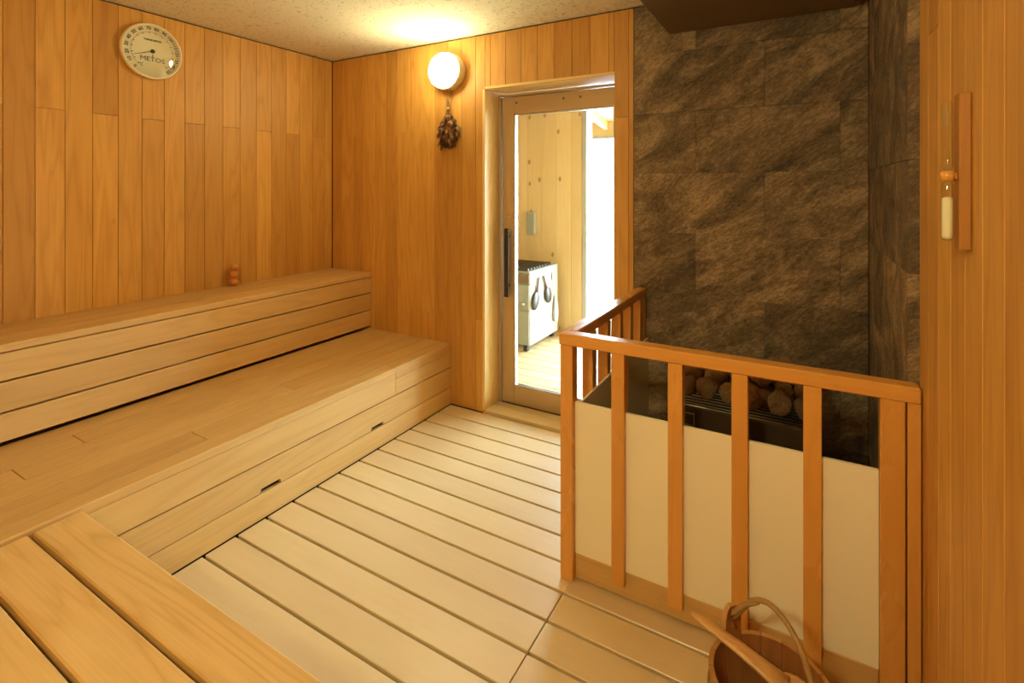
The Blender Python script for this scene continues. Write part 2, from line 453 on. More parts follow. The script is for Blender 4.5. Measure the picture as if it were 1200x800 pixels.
gx0, gx1, gz0, gz1 = -1.617, -0.950, 0.128, 1.873
box('stile', lx0, gx0, YD - 0.006, YD + 0.034, lz0, lz1, 'bronze', door, 0.002)
box('stile', gx1, lx1, YD - 0.006, YD + 0.034, lz0, lz1, 'bronze', door, 0.002)
tr = box('top_rail', gx0, gx1, YD - 0.006, YD + 0.034, gz1, lz1, 'bronze', door, 0.002)
br = box('bottom_rail', gx0, gx1, YD - 0.006, YD + 0.034, lz0, gz0, 'bronze', door, 0.002)
pane = box('pane', gx0 + 0.001, gx1 - 0.001, YD + 0.010, YD + 0.016, gz0 + 0.001, gz1 - 0.001, 'glass', door, 0)
bm = bmesh.new()
for a, b, c, d in ((gx0, gx0 + 0.007, gz0, gz1), (gx1 - 0.007, gx1, gz0, gz1), (gx0 + 0.007, gx1 - 0.007, gz0, gz0 + 0.007), (gx0 + 0.007, gx1 - 0.007, gz1 - 0.007, gz1)):
    add_box(bm, a, b, YD - 0.001, YD + 0.009, c, d); add_box(bm, a, b, YD + 0.017, YD + 0.03, c, d)
tag(mesh_obj('glazing_bead', bm, 'steel', (0, 0, 0), door), 'thin bright bead around the door glass')
h = box('pull_handle', -1.670, -1.638, YD - 0.045, YD - 0.033, 0.70, 1.14, 'black', door, 0.003); tag(h, 'black flat vertical pull handle')
for z in (0.76, 1.08):
    box('standoff', -1.658, -1.646, YD - 0.0325, YD - 0.0065, z, z + 0.02, 'black', h, 0.001)
h2 = box('outer_handle', -1.672, -1.655, YD + 0.075, YD + 0.085, 0.70, 1.14, 'steel', door, 0.003); tag(h2, 'steel pull handle on the far side of the glass')
for z in (0.76, 1.08):
    box('standoff', -1.668, -1.660, YD + 0.0345, YD + 0.0745, z, z + 0.02, 'steel', h2, 0.001)
bm = bmesh.new(); lathe(bm, [(0, -0.008), (0.013, -0.008), (0.015, -0.005), (0.015, 0)], 'Y', 20)
mesh_obj('lock', bm, 'bronze', (-1.652, YD - 0.0061, 1.215), door, True)
for sx in (-1.60, -1.27, -1.16):
    bm = bmesh.new(); lathe(bm, [(0, -0.003), (0.006, -0.003), (0.008, 0)], 'Y', 12)
    mesh_obj('screw', bm, 'shield', (sx, YD - 0.0061, 1.945), door)

# ------------------------------------------------------------------ benches
def bench_boards(parent, spec, mat):
    for s in spec: box(s[0], *s[1:7], mat, parent, s[7] if len(s) > 7 else 0.0025)

ub = thing('upper_bench', (-2.9, 1.0, 0.0), 'high wooden bench running along the wall with the round thermometer', 'bench')
y0, y1 = YN + 0.004, YB - 0.003
XU, ZU = -2.692, 0.793
for a, b in ((XL + 0.002, -2.969), (-2.965, -2.849)):
    box('top_board', a, b, y0, y1, ZU - 0.03, ZU, 'benchY', ub, 0.0006)
box('top_board', -2.846, XU, y0, y1, ZU - 0.032, ZU, 'benchY', ub, 0.004)
for z0, z1 in ((0.413, 0.521), (0.528, 0.643), (0.650, 0.757)):
    box('riser_board', XU - 0.022, XU - 0.002, y0, y1, z0, z1, 'benchY', ub, 0.0025)
for yy in (-0.4, 0.6, 1.6, 2.55):
    box('support', XL + 0.03, XU - 0.024, yy, yy + 0.04, 0.40, ZU - 0.033, 'backing', ub, 0)

lb = thing('lower_bench', (-2.35, 1.0, 0.0), 'low wide wooden bench below the high one, with hand slots in its riser', 'bench')
XF, ZL = -1.983, 0.393
xs = [-2.714, -2.580, -2.457, -2.330, -2.200, -2.068]
js = {2: [0.682], 3: [1.656], 4: [1.156], 1: [0.9]}
for i, (a, b) in enumerate(zip(xs, xs[1:])):
    ys = [y0] + js.get(i, []) + [y1]
    for c, d in zip(ys, ys[1:]):
        box('top_board', a + 0.0024, b - 0.0024, c + 0.002, d - 0.002, ZL - 0.03, ZL, 'benchY', lb, 0.0006)
# nosing board: long piece with its own front strip, short piece flush by the door wall
box('nosing_board', -2.067, XF + 0.004, y0, 2.1435, 0.358, ZL, 'benchY', lb, 0.004)
box('nosing_board', -2.067, XF, 2.1445, y1, 0.330, ZL, 'benchY', lb, 0.002)
box('riser_board', XF - 0.022, XF, y0, 2.1435, 0.241, 0.3575, 'benchY', lb, 0.0015)
box('riser_board', XF - 0.022, XF, 2.1445, y1, 0.241, 0.3295, 'benchY', lb, 0.0005)
box('riser_board', XF - 0.022, XF, y0, y1, 0.002, 0.1085, 'benchY', lb, 0.002)
# middle riser board with two hand slots cut into its lower edge
bm = bmesh.new()
slots = ((1.324, 1.425), (1.956, 2.051))
prof = [(y0, 0.1125)]
for a, b in slots: prof += [(a, 0.1125), (a + 0.006, 0.130), (b - 0.006, 0.130), (b, 0.1125)]
prof += [(y1, 0.1125), (y1, 0.236), (y0, 0.236)]
cy, cz = (y0 + y1) / 2, 0.174
f = [bm.verts.new((0.010, p[0] - cy, p[1] - cz)) for p in prof]; k = [bm.verts.new((-0.010, p[0] - cy, p[1] - cz)) for p in prof]
bm.faces.new(f); bm.faces.new(k[::-1])
for i in range(len(prof)):
    j = (i + 1) % len(prof); bm.faces.new((f[i], k[i], k[j], f[j]))
mesh_obj('riser_board', bm, 'benchY', (XF - 0.011, cy, cz), lb)
box('inner_lining', XF - 0.10, XF - 0.03, y0, y1, 0.0, 0.355, 'backing', lb, 0)

pf = thing('bench_platform', (-1.0, 0.3, 0.0), 'broad slatted wooden platform abutting the low bench across the floor boards', 'bench')
ZPF = 0.384
e = 0.713
while e > YN + 0.13:
    box('slat', XF + 0.010, XR - 0.005, e - 0.1185, e, ZPF - 0.032, ZPF, 'platX', pf, 0.004)
    e -= 0.1305
box('front_board', XF + 0.006, XR - 0.005, 0.665, 0.69, 0.006, ZPF - 0.0325, 'platX', pf, 0.002)
for xx in (-1.7, -0.9, -0.1):
    box('joist', xx, xx + 0.05, YN + 0.02, 0.664, ZPF - 0.09, ZPF - 0.0325, 'backing', pf, 0)

# ------------------------------------------------------------------ heater guard
hg = thing('heater_guard', (-0.735, 1.69, 0.0), 'orange wooden railing with posts and a cream board, enclosing the stone heater', 'railing')
FY = 1.666
bev = 0.0025
box('top_rail', -0.763, XR - 0.003, FY - 0.003, FY + 0.050, 0.838, 0.880, 'fenceX', hg, 0.004)
box('top_rail', -0.763, -0.712, FY + 0.051, YB - 0.022, 0.838, 0.880, 'fenceY', hg, 0.004)
box('post', -0.758, -0.711, FY, FY + 0.046, 0.001, 0.8375, 'fenceZ', hg, bev)
def notched(x, base):
    bm = bmesh.new()
    prof = [(0.002, 0.052), (0.0222, 0.052), (0.0222, 0.636), (0.045, 0.636), (0.045, 0.8375), (0.002, 0.8375)]
    l = [bm.verts.new((0, q[0] - 0.02, q[1] - 0.45)) for q in prof]; r_ = [bm.verts.new((0.045, q[0] - 0.02, q[1] - 0.45)) for q in prof]
    bm.faces.new(l); bm.faces.new(r_[::-1])
    for i in range(6):
        j = (i + 1) % 6; bm.faces.new((l[i], r_[i], r_[j], l[j]))
    bmesh.ops.bevel(bm, geom=list(bm.edges), offset=0.0015, segments=1, affect='EDGES')
    return mesh_obj('baluster', bm, 'fenceZ', (x, base + 0.02, 0.45), hg)
for x in (-0.569, -0.380, -0.1905, -0.0015): notched(x, FY)
box('post', 0.177, 0.2315, FY + 0.001, FY + 0.045, 0.001, 0.8375, 'fenceZ', hg, bev)
box('wall_strip', 0.2355, XR - 0.003, FY + 0.004, FY + 0.045, 0.001, 0.8375, 'fenceZ', hg, 0.001)
box('bottom_rail', -0.7105, 0.1765, FY + 0.010 + 0.013, FY + 0.045, 0.006, 0.094, 'benchX', hg, 0.003)
tag(box('panel', -0.7105, 0.1765, FY + 0.0226, FY + 0.0345, 0.0945, 0.634, 'cream', hg, 0.001), 'smooth cream board behind the balusters')
for ya in (1.872, 2.045, 2.215, 2.370, 2.535):
    box('baluster', -0.757, -0.713, ya, ya + 0.044, 0.052, 0.8375, 'fenceZ', hg, 0.002)
box('post', -0.757, -0.713, YB - 0.062, YB - 0.020, 0.001, 0.8375, 'fenceZ', hg, bev)
box('bottom_rail', -0.745, -0.725, FY + 0.047, YB - 0.063, 0.001, 0.0515, 'fenceY', hg, 0.002)
tag(box('side_panel', -0.7120, -0.703, FY + 0.047, YB - 0.008, 0.02, 0.618, 'cream', hg, 0.001), 'cream heat board on the heater side of the railing')

# ------------------------------------------------------------------ heater and stones
ht = thing('sauna_heater', (-0.19, 2.1, 0.0), 'dark brown steel sauna heater behind the railing, heaped with round stones', 'heater')
hx0, hx1, hy0, hy1, hz = -0.42, 0.045, 1.935, 2.36, 0.600
box('front_plate', hx0, hx1, hy0, hy0 + 0.012, 0.10, hz, 'heater', ht, 0.003)
box('back_plate', hx0, hx1, hy1 - 0.012, hy1, 0.10, hz, 'heater', ht, 0.003)
box('side_plate', hx0, hx0 + 0.012, hy0 + 0.0125, hy1 - 0.0125, 0.10, hz, 'heater', ht, 0.002)
box('side_plate', hx1 - 0.012, hx1, hy0 + 0.0125, hy1 - 0.0125, 0.10, hz, 'heater', ht, 0.002)
box('inner_tray', hx0 + 0.013, hx1 - 0.013, hy0 + 0.013, hy1 - 0.013, 0.12, hz - 0.02, 'black', ht, 0)
for x in (hx0 + 0.02, hx1 - 0.06):
    for yy in (hy0 + 0.02, hy1 - 0.06):
        box('leg', x, x + 0.04, yy, yy + 0.04, 0.0, 0.0995, 'heater', ht, 0.002)
for k in range(8):
    bm = bmesh.new(); yy = hy0 + 0.004 + k * 0.026
    z = hz + 0.0035 if k == 0 else hz + 0.002
    add_tube(bm, [(hx0 + 0.013 if k else hx0, 0, 0), (hx1 - 0.013 if k else hx1, 0, 0)], 0.0022, 6)
    tag(mesh_obj('grate_wire', bm, 'steel', (0, yy, z), ht, True), 'bright steel grate wire')
bm = bmesh.new()
px = -0.345
add_box(bm, px - 0.045, px, hy0 - 0.003, hy0 - 0.0005, 0.574, 0.578); add_box(bm, px - 0.004, px, hy0 - 0.003, hy0 - 0.0005, 0.531, 0.574)
add_box(bm, px - 0.045, px - 0.041, hy0 - 0.003, hy0 - 0.0005, 0.531, 0.574); add_box(bm, px - 0.041, px - 0.004, hy0 - 0.003, hy0 - 0.0005, 0.531, 0.535)
tag(mesh_obj('plate_frame', bm, 'steel', (0, 0, 0), ht), 'small metal plate frame')

def rock_mesh(i):
    r = random.Random(50 + i)
    bm = bmesh.new(); bmesh.ops.create_icosphere(bm, subdivisions=3, radius=1.0)
    sx, sy, sz = r.uniform(0.92, 1.1), r.uniform(0.9, 1.08), r.uniform(0.88, 1.05)
    off = Vector((r.random() * 20, r.random() * 20, r.random() * 20))
    for v in bm.verts:
        n = noise.noise(v.co * 1.1 + off) * 0.22 + noise.noise(v.co * 2.4 + off) * 0.08
        v.co = v.co * (1 + n); v.co = Vector((v.co.x * sx, v.co.y * sy, v.co.z * sz))
    me = bpy.data.meshes.new('heater_stone'); bm.to_mesh(me); bm.free(); me.materials.append(M['rock'])
    for p in me.polygons: p.use_smooth = True
    return me
rocks = [rock_mesh(i) for i in range(5)]
balls = []
for px, py, yy, r in ((824, 459, 1.985, .036), (849, 466, 1.995, .034), (877, 474, 1.985, .037), (921, 482, 1.978, .036), (946, 480, 2.0, .034),
                      (801, 451, 2.005, .034), (899, 478, 2.03, .031),
                      (808, 441, 2.065, .034), (838, 443, 2.07, .035), (866, 449, 2.06, .034), (896, 459, 2.03, .036), (922, 463, 2.07, .034), (944, 466, 2.06, .033)):
    balls.append([ony(px, py, yy), r * 1.06])
for yy, z, xs_ in ((2.125, 0.645, (-0.37, -0.295, -0.215, -0.14, -0.06, 0.0)), (2.145, 0.71, (-0.335, -0.255, -0.18, -0.10, -0.03)),
                   (2.21, 0.645, (-0.375, -0.295, -0.215, -0.14, -0.065, 0.0)), (2.30, 0.645, (-0.37, -0.29, -0.21, -0.135, -0.06, 0.0))):
    for x in xs_: balls.append([Vector((x + rnd.uniform(-.006, .006), yy, z)), rnd.uniform(.033, .037)])
for it in range(120):
    for i in range(len(balls)):
        for j in range(i + 1, len(balls)):
            d = balls[j][0] - balls[i][0]; m = (1.09 if i < 13 and j < 13 else 1.19) * (balls[i][1] + balls[j][1])
            if 1e-6 < d.length < m:
                k = d.normalized() * (m - d.length) * 0.5
                balls[i][0] = balls[i][0] - k * (0.35 if i < 13 else 1.0); balls[j][0] = balls[j][0] + k * (0.35 if j < 13 else 1.0)
    for q in balls:
        p, r = q
        q[0] = Vector((max(hx0 + r * 1.15, min(hx1 - r * 1.15, p.x)), max(hy0 + r * 0.95, min(hy1 - r * 1.15, p.y)), max(hz + 0.006 + r * 1.22, p.z)))
for i, (p, r) in enumerate(balls):
    o = bpy.data.objects.new('heater_stone', rocks[i % 5]); o.scale = (r, r, r)
    o.rotation_euler = (rnd.uniform(0, 6), rnd.uniform(0, 6), rnd.uniform(0, 6))
    link(o, p)
    tag(o, 'rounded brown stone heaped on the grate of the sauna heater', 'stone', 'stones heaped on the heater')

# ------------------------------------------------------------------ lamps
def wall_lamp(loc, ny, label, mat='lamp'):
    """round wall lamp; ny = direction the lamp faces along y"""
    t = thing('wall_lamp', loc, label, 'lamp', 'round wall lamps')
    bm = bmesh.new(); lathe(bm, [(0, 0), (0.113, 0), (0.118, ny * 0.006), (0.118, ny * 0.068), (0.112, ny * 0.074), (0, ny * 0.074)], 'Y', 40)
    mesh_obj('lamp_base', bm, 'lampbase', loc, t, True)
    bm = bmesh.new(); pr = [(0.108, ny * 0.0745), (0.112, ny * 0.078)]
    for k in range(0, 9):
        a = k / 8 * math.pi / 2
        pr.append((0.112 * math.cos(a) ** 0.7 if k < 8 else 0, ny * (0.082 + 0.046 * math.sin(a))))
    lathe(bm, pr, 'Y', 40)
    tag(mesh_obj('opal_shade', bm, mat, loc, t, True), 'glowing white opal shade')
    return t
wall_lamp((-1.983, YB - 0.001, 2.145), -1, 'round glowing wall lamp with cream base, above the hanging leaf whisk')
wall_lamp((-0.45, YN + 0.001, 2.10), 1, 'round glowing wall lamp on the wooden wall facing the door wall', 'lamp_near')

# ------------------------------------------------------------------ leaf whisk under the lamp
wk = thing('leaf_whisk', (-1.988, YB - 0.03, 1.86), 'bundle of dried brown leaves hanging on the planks under the wall lamp', 'whisk')
bm = bmesh.new()
wx, wy = -1.990, YB - 0.028
for k in range(7):
    a = k / 7 * 6.28
    add_tube(bm, [(wx + 0.006 * math.cos(a) - 0.006, wy + 0.006 * math.sin(a), 1.965 + rnd.uniform(-.01, .015)), (wx + 0.007 * math.cos(a), wy + 0.007 * math.sin(a), 1.895), (wx + 0.03 * math.cos(a), wy + 0.014 * math.sin(a), 1.80)], [0.003, 0.0035, 0.002], 5)
mesh_obj('twigs', bm, 'twig', (0, 0, 0), wk)
bm = bmesh.new()
lathe(bm, [(0.010, 0), (0.0125, 0.003), (0.0125, 0.017), (0.010, 0.02)], 'Z', 14, (wx, wy, 1.898))
mesh_obj('binding', bm, 'branch', (0, 0, 0), wk, True)
bm = bmesh.new()
add_tube(bm, [(wx, wy, 1.905), (wx + 0.004, wy + 0.012, 1.97), (wx + 0.012, wy + 0.022, 2.06)], 0.0015, 5)
add_tube(bm, [(wx + 0.012, wy + 0.022, 2.06), (wx + 0.022, wy + 0.018, 1.98), (wx + 0.012, wy, 1.91)], 0.0015, 5)
mesh_obj('cord', bm, 'twig', (0, 0, 0), wk)
bm = bmesh.new()
r = random.Random(3)
for k in range(150):
    t = r.random()
    z = 1.862 - 0.195 * t
    rad = 0.028 + 0.055 * math.sin(min(1, t * 1.25) * math.pi * 0.8)
    a = r.uniform(0, 6.283)
    rr = rad * math.sqrt(r.random())
    c = Vector((wx + rr * math.cos(a) + 0.004, wy + 0.38 * rr * math.sin(a) * (1 if math.sin(a) < 0 else 0.5), z))
    L, W = r.uniform(0.030, 0.055), r.uniform(0.010, 0.018)
    d = Vector((math.cos(a) * 0.45 + r.uniform(-.4, .4), r.uniform(-.35, .1), -1 + r.uniform(-.2, .5))).normalized()
    s = d.cross(Vector((r.uniform(-1, 1), 1, r.uniform(-.5, .5)))).normalized(); n = d.cross(s)
    cu = r.uniform(-0.012, 0.012)
    row = []
    for q, wd in ((0, 0.15), (0.35, 1.0), (0.7, 0.8), (1.0, 0.05)):
        p = c + d * (L * (q - 0.4)) + n * (cu * math.sin(q * 3.1))
        row.append((bm.verts.new(p - s * W * wd + n * 0.003), bm.verts.new(p), bm.verts.new(p + s * W * wd + n * 0.003)))
    for q in range(3):
        for g in range(2):
            bm.faces.new((row[q][g], row[q][g + 1], row[q + 1][g + 1], row[q + 1][g]))
for v in bm.verts: v.co.y = min(v.co.y, YB - 0.003)
tag(mesh_obj('leaves', bm, 'leaf', (0, 0, 0), wk), kind='stuff')

# ------------------------------------------------------------------ thermometer
TY, TZ, TR = 1.424, 2.143, 0.151
th = thing('wall_thermometer', (XL + 0.001, TY, TZ), 'round cream sauna thermometer with black numerals, on the plank wall', 'thermometer')
bm = bmesh.new(); lathe(bm, [(0, 0), (TR - 0.006, 0), (TR, 0.006), (TR, 0.020), (TR - 0.004, 0.026), (TR - 0.010, 0.0265), (TR - 0.011, 0.019), (0, 0.019)], 'X', 56)
tag(mesh_obj('case', bm, 'dial', (XL + 0.001, TY, TZ), th, True), 'cream rim and dial')
def text_part(s, size, ang, rad, parent, name='lettering', mat='ink', spin=0.0, off=0.0004, font_x=1.0):
    fc = bpy.data.curves.new('txt', 'FONT'); fc.body = s; fc.size = size; fc.align_x = 'CENTER'; fc.align_y = 'CENTER'; fc.resolution_u = 2
    fc.offset = off
    to = bpy.data.objects.new('txt', fc); COL.objects.link(to)
    bpy.context.view_layer.update()
    me = bpy.data.meshes.new_from_object(to.evaluated_get(bpy.context.evaluated_depsgraph_get()))
    bpy.data.objects.remove(to); bpy.data.curves.remove(fc)
    me.materials.clear(); me.materials.append(M[mat])
    # dial faces +x; reading right on the dial = +y?  seen from +x looking to -x, right is +y
    cs, sn = math.cos(spin), math.sin(spin)
    for v in me.vertices:
        x, y = v.co.x * font_x, v.co.y
        x, y = x * cs - y * sn, x * sn + y * cs
        v.co = Vector((0, x, y))
    o = bpy.data.objects.new(name, me)
    return link(o, (XL + 0.0208, TY + rad * math.sin(ang), TZ + rad * math.cos(ang)), parent)
# scale: 0 at the lower left, clockwise to 150 at the lower right
A0, A1 = math.radians(-138), math.radians(138)
for k in range(16):
    a = A0 + (A1 - A0) * k / 15
    text_part(str(k * 10), 0.025, a, TR - 0.027, th, 'numeral', spin=-a)
bm = bmesh.new()
for k in range(76):
    a = A0 + (A1 - A0) * k / 75
    r0, r1 = (TR - 0.056, TR - 0.044) if k % 5 == 0 else (TR - 0.050, TR - 0.045)
    d = Vector((0, math.sin(a), math.cos(a))); s = Vector((0, math.cos(a), -math.sin(a))) * (0.0009 if k % 5 else 0.0014)
    bm.faces.new([bm.verts.new(q) for q in (d * r0 - s, d * r0 + s, d * r1 + s, d * r1 - s)])
mesh_obj('scale_marks', bm, 'ink', (XL + 0.0206, TY, TZ), th)
text_part('METOS', 0.034, math.pi, 0.045, th, 'lettering', font_x=1.15, off=0.0)
text_part('THERMOMETER', 0.0125, 0, 0.060, th, 'lettering')
text_part('\u00b0C', 0.022, math.radians(-144), 0.098, th, 'lettering')
# small leaf mark above the lettering
bm = bmesh.new()
for (zz, wd) in ((0.0, 0.0045), (0.004, 0.0035), (0.008, 0.0025)):
    bm.faces.new([bm.verts.new((0, -wd, zz)), bm.verts.new((0, wd, zz)), bm.verts.new((0, 0, zz + 0.006))])
mesh_obj('emblem', bm, 'ink', (XL + 0.0207, TY + 0.001, TZ - 0.029), th)
aN = A0 + (A1 - A0) * 15.2 / 150
bm = bmesh.new()
d = Vector((0, math.sin(aN), math.cos(aN))); s = Vector((0, math.cos(aN), -math.sin(aN)))
bm.faces.new([bm.verts.new(q) for q in (d * -0.012 - s * 0.002, d * -0.012 + s * 0.002, d * (TR - 0.05) + s * 0.0006, d * (TR - 0.05) - s * 0.0006)])
mesh_obj('needle', bm, 'ink', (XL + 0.0235, TY, TZ), th)
bm = bmesh.new(); lathe(bm, [(0.011, 0), (0.011, 0.004), (0.008, 0.006), (0, 0.006)], 'X', 20)
mesh_obj('hub', bm, 'ink', (XL + 0.0205, TY, TZ), th, True)
bm = bmesh.new(); pr = []
for k in range(9):
    q = k / 8; pr.append(((TR - 0.011) * (1 - q), 0.0275 + 0.020 * (1 - (1 - q) ** 2)))
pr[-1] = (0, pr[-1][1])
lathe(bm, pr, 'X', 56)
mesh_obj('dome_glass', bm, 'glass', (XL + 0.001, TY, TZ), th, True)

# ------------------------------------------------------------------ stacked wooden balls on the upper bench
bx, by = -3.058, 1.868
bs = thing('ball_stack', (bx, by, ZU), 'three small orange wooden balls joined in a stack on the high bench', 'massager')
z = ZU
for rr in (0.0275, 0.0255, 0.0235):
    bm = bmesh.new(); bmesh.ops.create_uvsphere(bm, u_segments=20, v_segments=14, radius=rr)
    for v in bm.verts: v.co.z *= 0.92
    mesh_obj('ball', bm, 'ball', (bx, by, z + rr * 0.92), bs, True); z += rr * 1.84 - 0.0015

# ------------------------------------------------------------------ sand timer on the right wall
hy, hxx = 1.2415, 0.235
st = thing('sand_timer', (XR - 0.01, hy, 1.43), 'glass sand timer with pale sand held on a slim upright wooden board', 'sand timer')
box('back_board', 0.2484, XR - 0.0007, 1.223, 1.260, 1.285, 1.576, 'timber', st, 0.002)
def tubelathe(prof, name, mat, par, closed=True):
    bm = bmesh.new(); lathe(bm, prof, 'Z', 20); return mesh_obj(name, bm, mat, (hxx, hy, 0), par, True)
up = tubelathe([(0.0015, 1.430), (0.006, 1.434), (0.0086, 1.442), (0.0086, 1.557), (0.006, 1.563), (0, 1.564)], 'glass_bulb', 'tube', st)
lo = tubelathe([(0, 1.300), (0.006, 1.301), (0.0086, 1.305), (0.0086, 1.405), (0.006, 1.412), (0.0015, 1.416)], 'glass_bulb', 'tube', st)
tubelathe([(0, 1.3025), (0.0075, 1.305), (0.0083, 1.309), (0.0083, 1.380), (0.004, 1.3825), (0, 1.383)], 'sand', 'sand', lo)
tubelathe([(0.0018, 1.4135), (0.0112, 1.4135), (0.0112, 1.4315), (0.0018, 1.4315), (0.0018, 1.4135)], 'collar', 'fenceZ', st)
box('bracket', hxx + 0.0105, 0.2482, hy - 0.006, hy + 0.006, 1.4165, 1.4285, 'fenceX', st, 0.001)

# ------------------------------------------------------------------ bucket, ladle
bc = Vector((-0.070, 1.362, 0)); BR, BH = 0.132, 0.222
bk = thing('sauna_bucket', tuple(bc), 'brown wooden staved pail with a bent branch handle, standing before the railing', 'bucket')
EAR = math.atan2(0.68, -0.73)
N = 16
for k in range(N):
    a0 = EAR + (k - 0.5) * 2 * math.pi / N; a1 = a0 + 2 * math.pi / N - 0.012
    top = BH + (0.078 if k in (0, N // 2) else 0)
    bm = bmesh.new(); cols = []
    seg = 3
    ring = {}
    zs = [0.002, 0.11, BH] + ([BH + 0.045, BH + 0.068, top] if top > BH else [])
    for zi, z in enumerate(zs):
        r0 = BR * (0.86 + 0.14 * min(1, z / BH)) + 0.006
        for s in range(seg + 1):
            a = a0 + (a1 - a0) * s / seg
            if z > BH + 0.06:      # rounded ear top
                mid = (a0 + a1) / 2; a = mid + (a - mid) * (0.75 if z < top else 0.35)
            for side, rr in ((0, r0), (1, r0 - 0.012)):
                ring[(zi, s, side)] = bm.verts.new((rr * math.cos(a), rr * math.sin(a), z))
    nz_ = len(zs)
    for zi in range(nz_ - 1):
        for s in range(seg):
            for side in (0, 1):
                bm.faces.new([ring[q] for q in ((zi, s, side), (zi, s + 1, side), (zi + 1, s + 1, side), (zi + 1, s, side))])
        for s in (0, seg):
            bm.faces.new([ring[q] for q in ((zi, s, 0), (zi, s, 1), (zi + 1, s, 1), (zi + 1, s, 0))])
    for s in range(seg):
        for zi in (0, nz_ - 1):
            bm.faces.new([ring[q] for q in ((zi, s, 0), (zi, s + 1, 0), (zi, s + 1, 1), (zi, s, 1))])
    so = mesh_obj('stave', bm, 'bucket', tuple(bc), bk)
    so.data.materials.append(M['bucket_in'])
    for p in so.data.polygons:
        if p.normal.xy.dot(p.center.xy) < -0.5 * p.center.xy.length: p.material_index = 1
bm = bmesh.new(); lathe(bm, [(0, 0.012), (0.104, 0.012), (0.105, 0.026), (0, 0.026)], 'Z', 32)
tag(mesh_obj('base', bm, 'bucket', tuple(bc), bk), 'round wooden bottom')
for z, r_ in ((0.05, 0.1245), (0.165, 0.1365)):
    bm = bmesh.new(); lathe(bm, [(r_, z - 0.01), (r_ + 0.004, z - 0.01), (r_ + 0.0045, z + 0.01), (r_ + 0.0005, z + 0.01), (r_, z - 0.01)], 'Z', 40)
    mesh_obj('hoop', bm, 'branch', tuple(bc), bk, True)
e1 = bc + Vector((math.cos(EAR), math.sin(EAR), 0)) * (BR - 0.004); e2 = bc * 2 - e1
ddir = (e2 - e1).normalized()
ctl = [(-0.010, 0.262, 0.0068), (0.012, 0.282, 0.0068), (0.04, 0.325, 0.0066), (0.078, 0.374, 0.0064), (0.125, 0.402, 0.0062), (0.172, 0.400, 0.0062), (0.213, 0.374, 0.0064), (0.241, 0.328, 0.0066), (0.256, 0.288, 0.0066), (0.264, 0.255, 0.0066)]
pts = [e1 + ddir * a + Vector((0, 0, z)) for a, z, r_ in ctl]
def smooth_path(pts, rad, n=5):
    out, ro = [], []
    for i in range(len(pts) - 1):
        p0, p1, p2, p3 = pts[max(i - 1, 0)], pts[i], pts[i + 1], pts[min(i + 2, len(pts) - 1)]
        for j in range(n):
            t = j / n
            out.append(0.5 * ((2 * p1) + (p2 - p0) * t + (2 * p0 - 5 * p1 + 4 * p2 - p3) * t * t + (3 * p1 - p0 - 3 * p2 + p3) * t ** 3))
            ro.append(rad[i] * (1 - t) + rad[i + 1] * t)
    return out + [pts[-1]], ro + [rad[-1]]
sp_, sr = smooth_path(pts, [c[2] for c in ctl])
bm = bmesh.new(); add_tube(bm, sp_, sr, 10)
hd = mesh_obj('handle', bm, 'branch', (0, 0, 0), bk, True); tag(hd, 'bent branch handle')
bm = bmesh.new()
side = Vector((-ddir.y, ddir.x, 0))
add_tube(bm, [e1 + ddir * 0.09 + Vector((0, 0, 0.378)), e1 + ddir * 0.05 + side * -0.004 + Vector((0, 0, 0.342)), e1 + ddir * 0.018 - side * 0.010 + Vector((0, 0, 0.300)), e1 + ddir * 0.006 - side * 0.014 + Vector((0, 0, 0.275)), e1 + ddir * 0.02 - side * 0.012 + Vector((0, 0, 0.262))], [0.005, 0.0065, 0.007, 0.0065, 0.004], 8)
mesh_obj('twisted_end', bm, 'branch', (0, 0, 0), hd, True)

ld = thing('wooden_ladle', (-0.13, 1.40, 0.24), 'long wooden ladle lying across the rim of the pail', 'ladle')
tip, rest, bowl = Vector((-0.262, 1.425, 0.257)), Vector((-0.165, 1.405, 0.235)), Vector((-0.036, 1.378, 0.208))
ax = (bowl - tip).normalized(); sd = ax.cross(Vector((0, 0, 1))).normalized(); upv = sd.cross(ax).normalized()
bm = bmesh.new()
L = (bowl - tip).length
add_tube(bm, [tip + ax * (L * t) + upv * (0.006 * math.sin(t * 3.14)) for t in (0, 0.04, 0.2, 0.5, 0.8, 1.0)], [0.005, 0.010, 0.015, 0.020, 0.025, 0.032], 14, flat=[0.5, 0.5, 0.5, 0.48, 0.45, 0.35])
mesh_obj('ladle_handle', bm, 'ladle', (0, 0, 0), ld, True)
bm = bmesh.new()
c0 = bowl + ax * 0.024
ra, rb, dp = 0.047, 0.043, 0.034
inner, outer = [], []
nr, ns = 6, 24
for shell, off in ((outer, 0.0), (inner, 0.006)):
    for i in range(nr):
        th_ = (i / (nr - 1)) * math.pi / 2
        ring = []
        for k in range(ns):
            a = 2 * math.pi * k / ns
            ring.append(bm.verts.new(c0 + ax * ((ra - off) * math.cos(th_) * math.cos(a)) + sd * ((rb - off) * math.cos(th_) * math.sin(a)) + upv * (-(dp - off) * math.sin(th_) + 0.008)) if i < nr - 1 else None)
        if i == nr - 1:
            v = bm.verts.new(c0 - upv * (dp - off) + upv * 0.008); ring = [v] * ns
        shell.append(ring)
for shell in (outer, inner):
    for i in range(nr - 1):
        for k in range(ns):
            k2 = (k + 1) % ns
            if i == nr - 2: bm.faces.new((shell[i][k], shell[i][k2], shell[i + 1][0]))
            else: bm.faces.new((shell[i][k], shell[i][k2], shell[i + 1][k2], shell[i + 1][k]))
for k in range(ns):
    k2 = (k + 1) % ns; bm.faces.new((outer[0][k], outer[0][k2], inner[0][k2], inner[0][k]))
mesh_obj('ladle_bowl', bm, 'ladle', (0, 0, 0), ld, True)

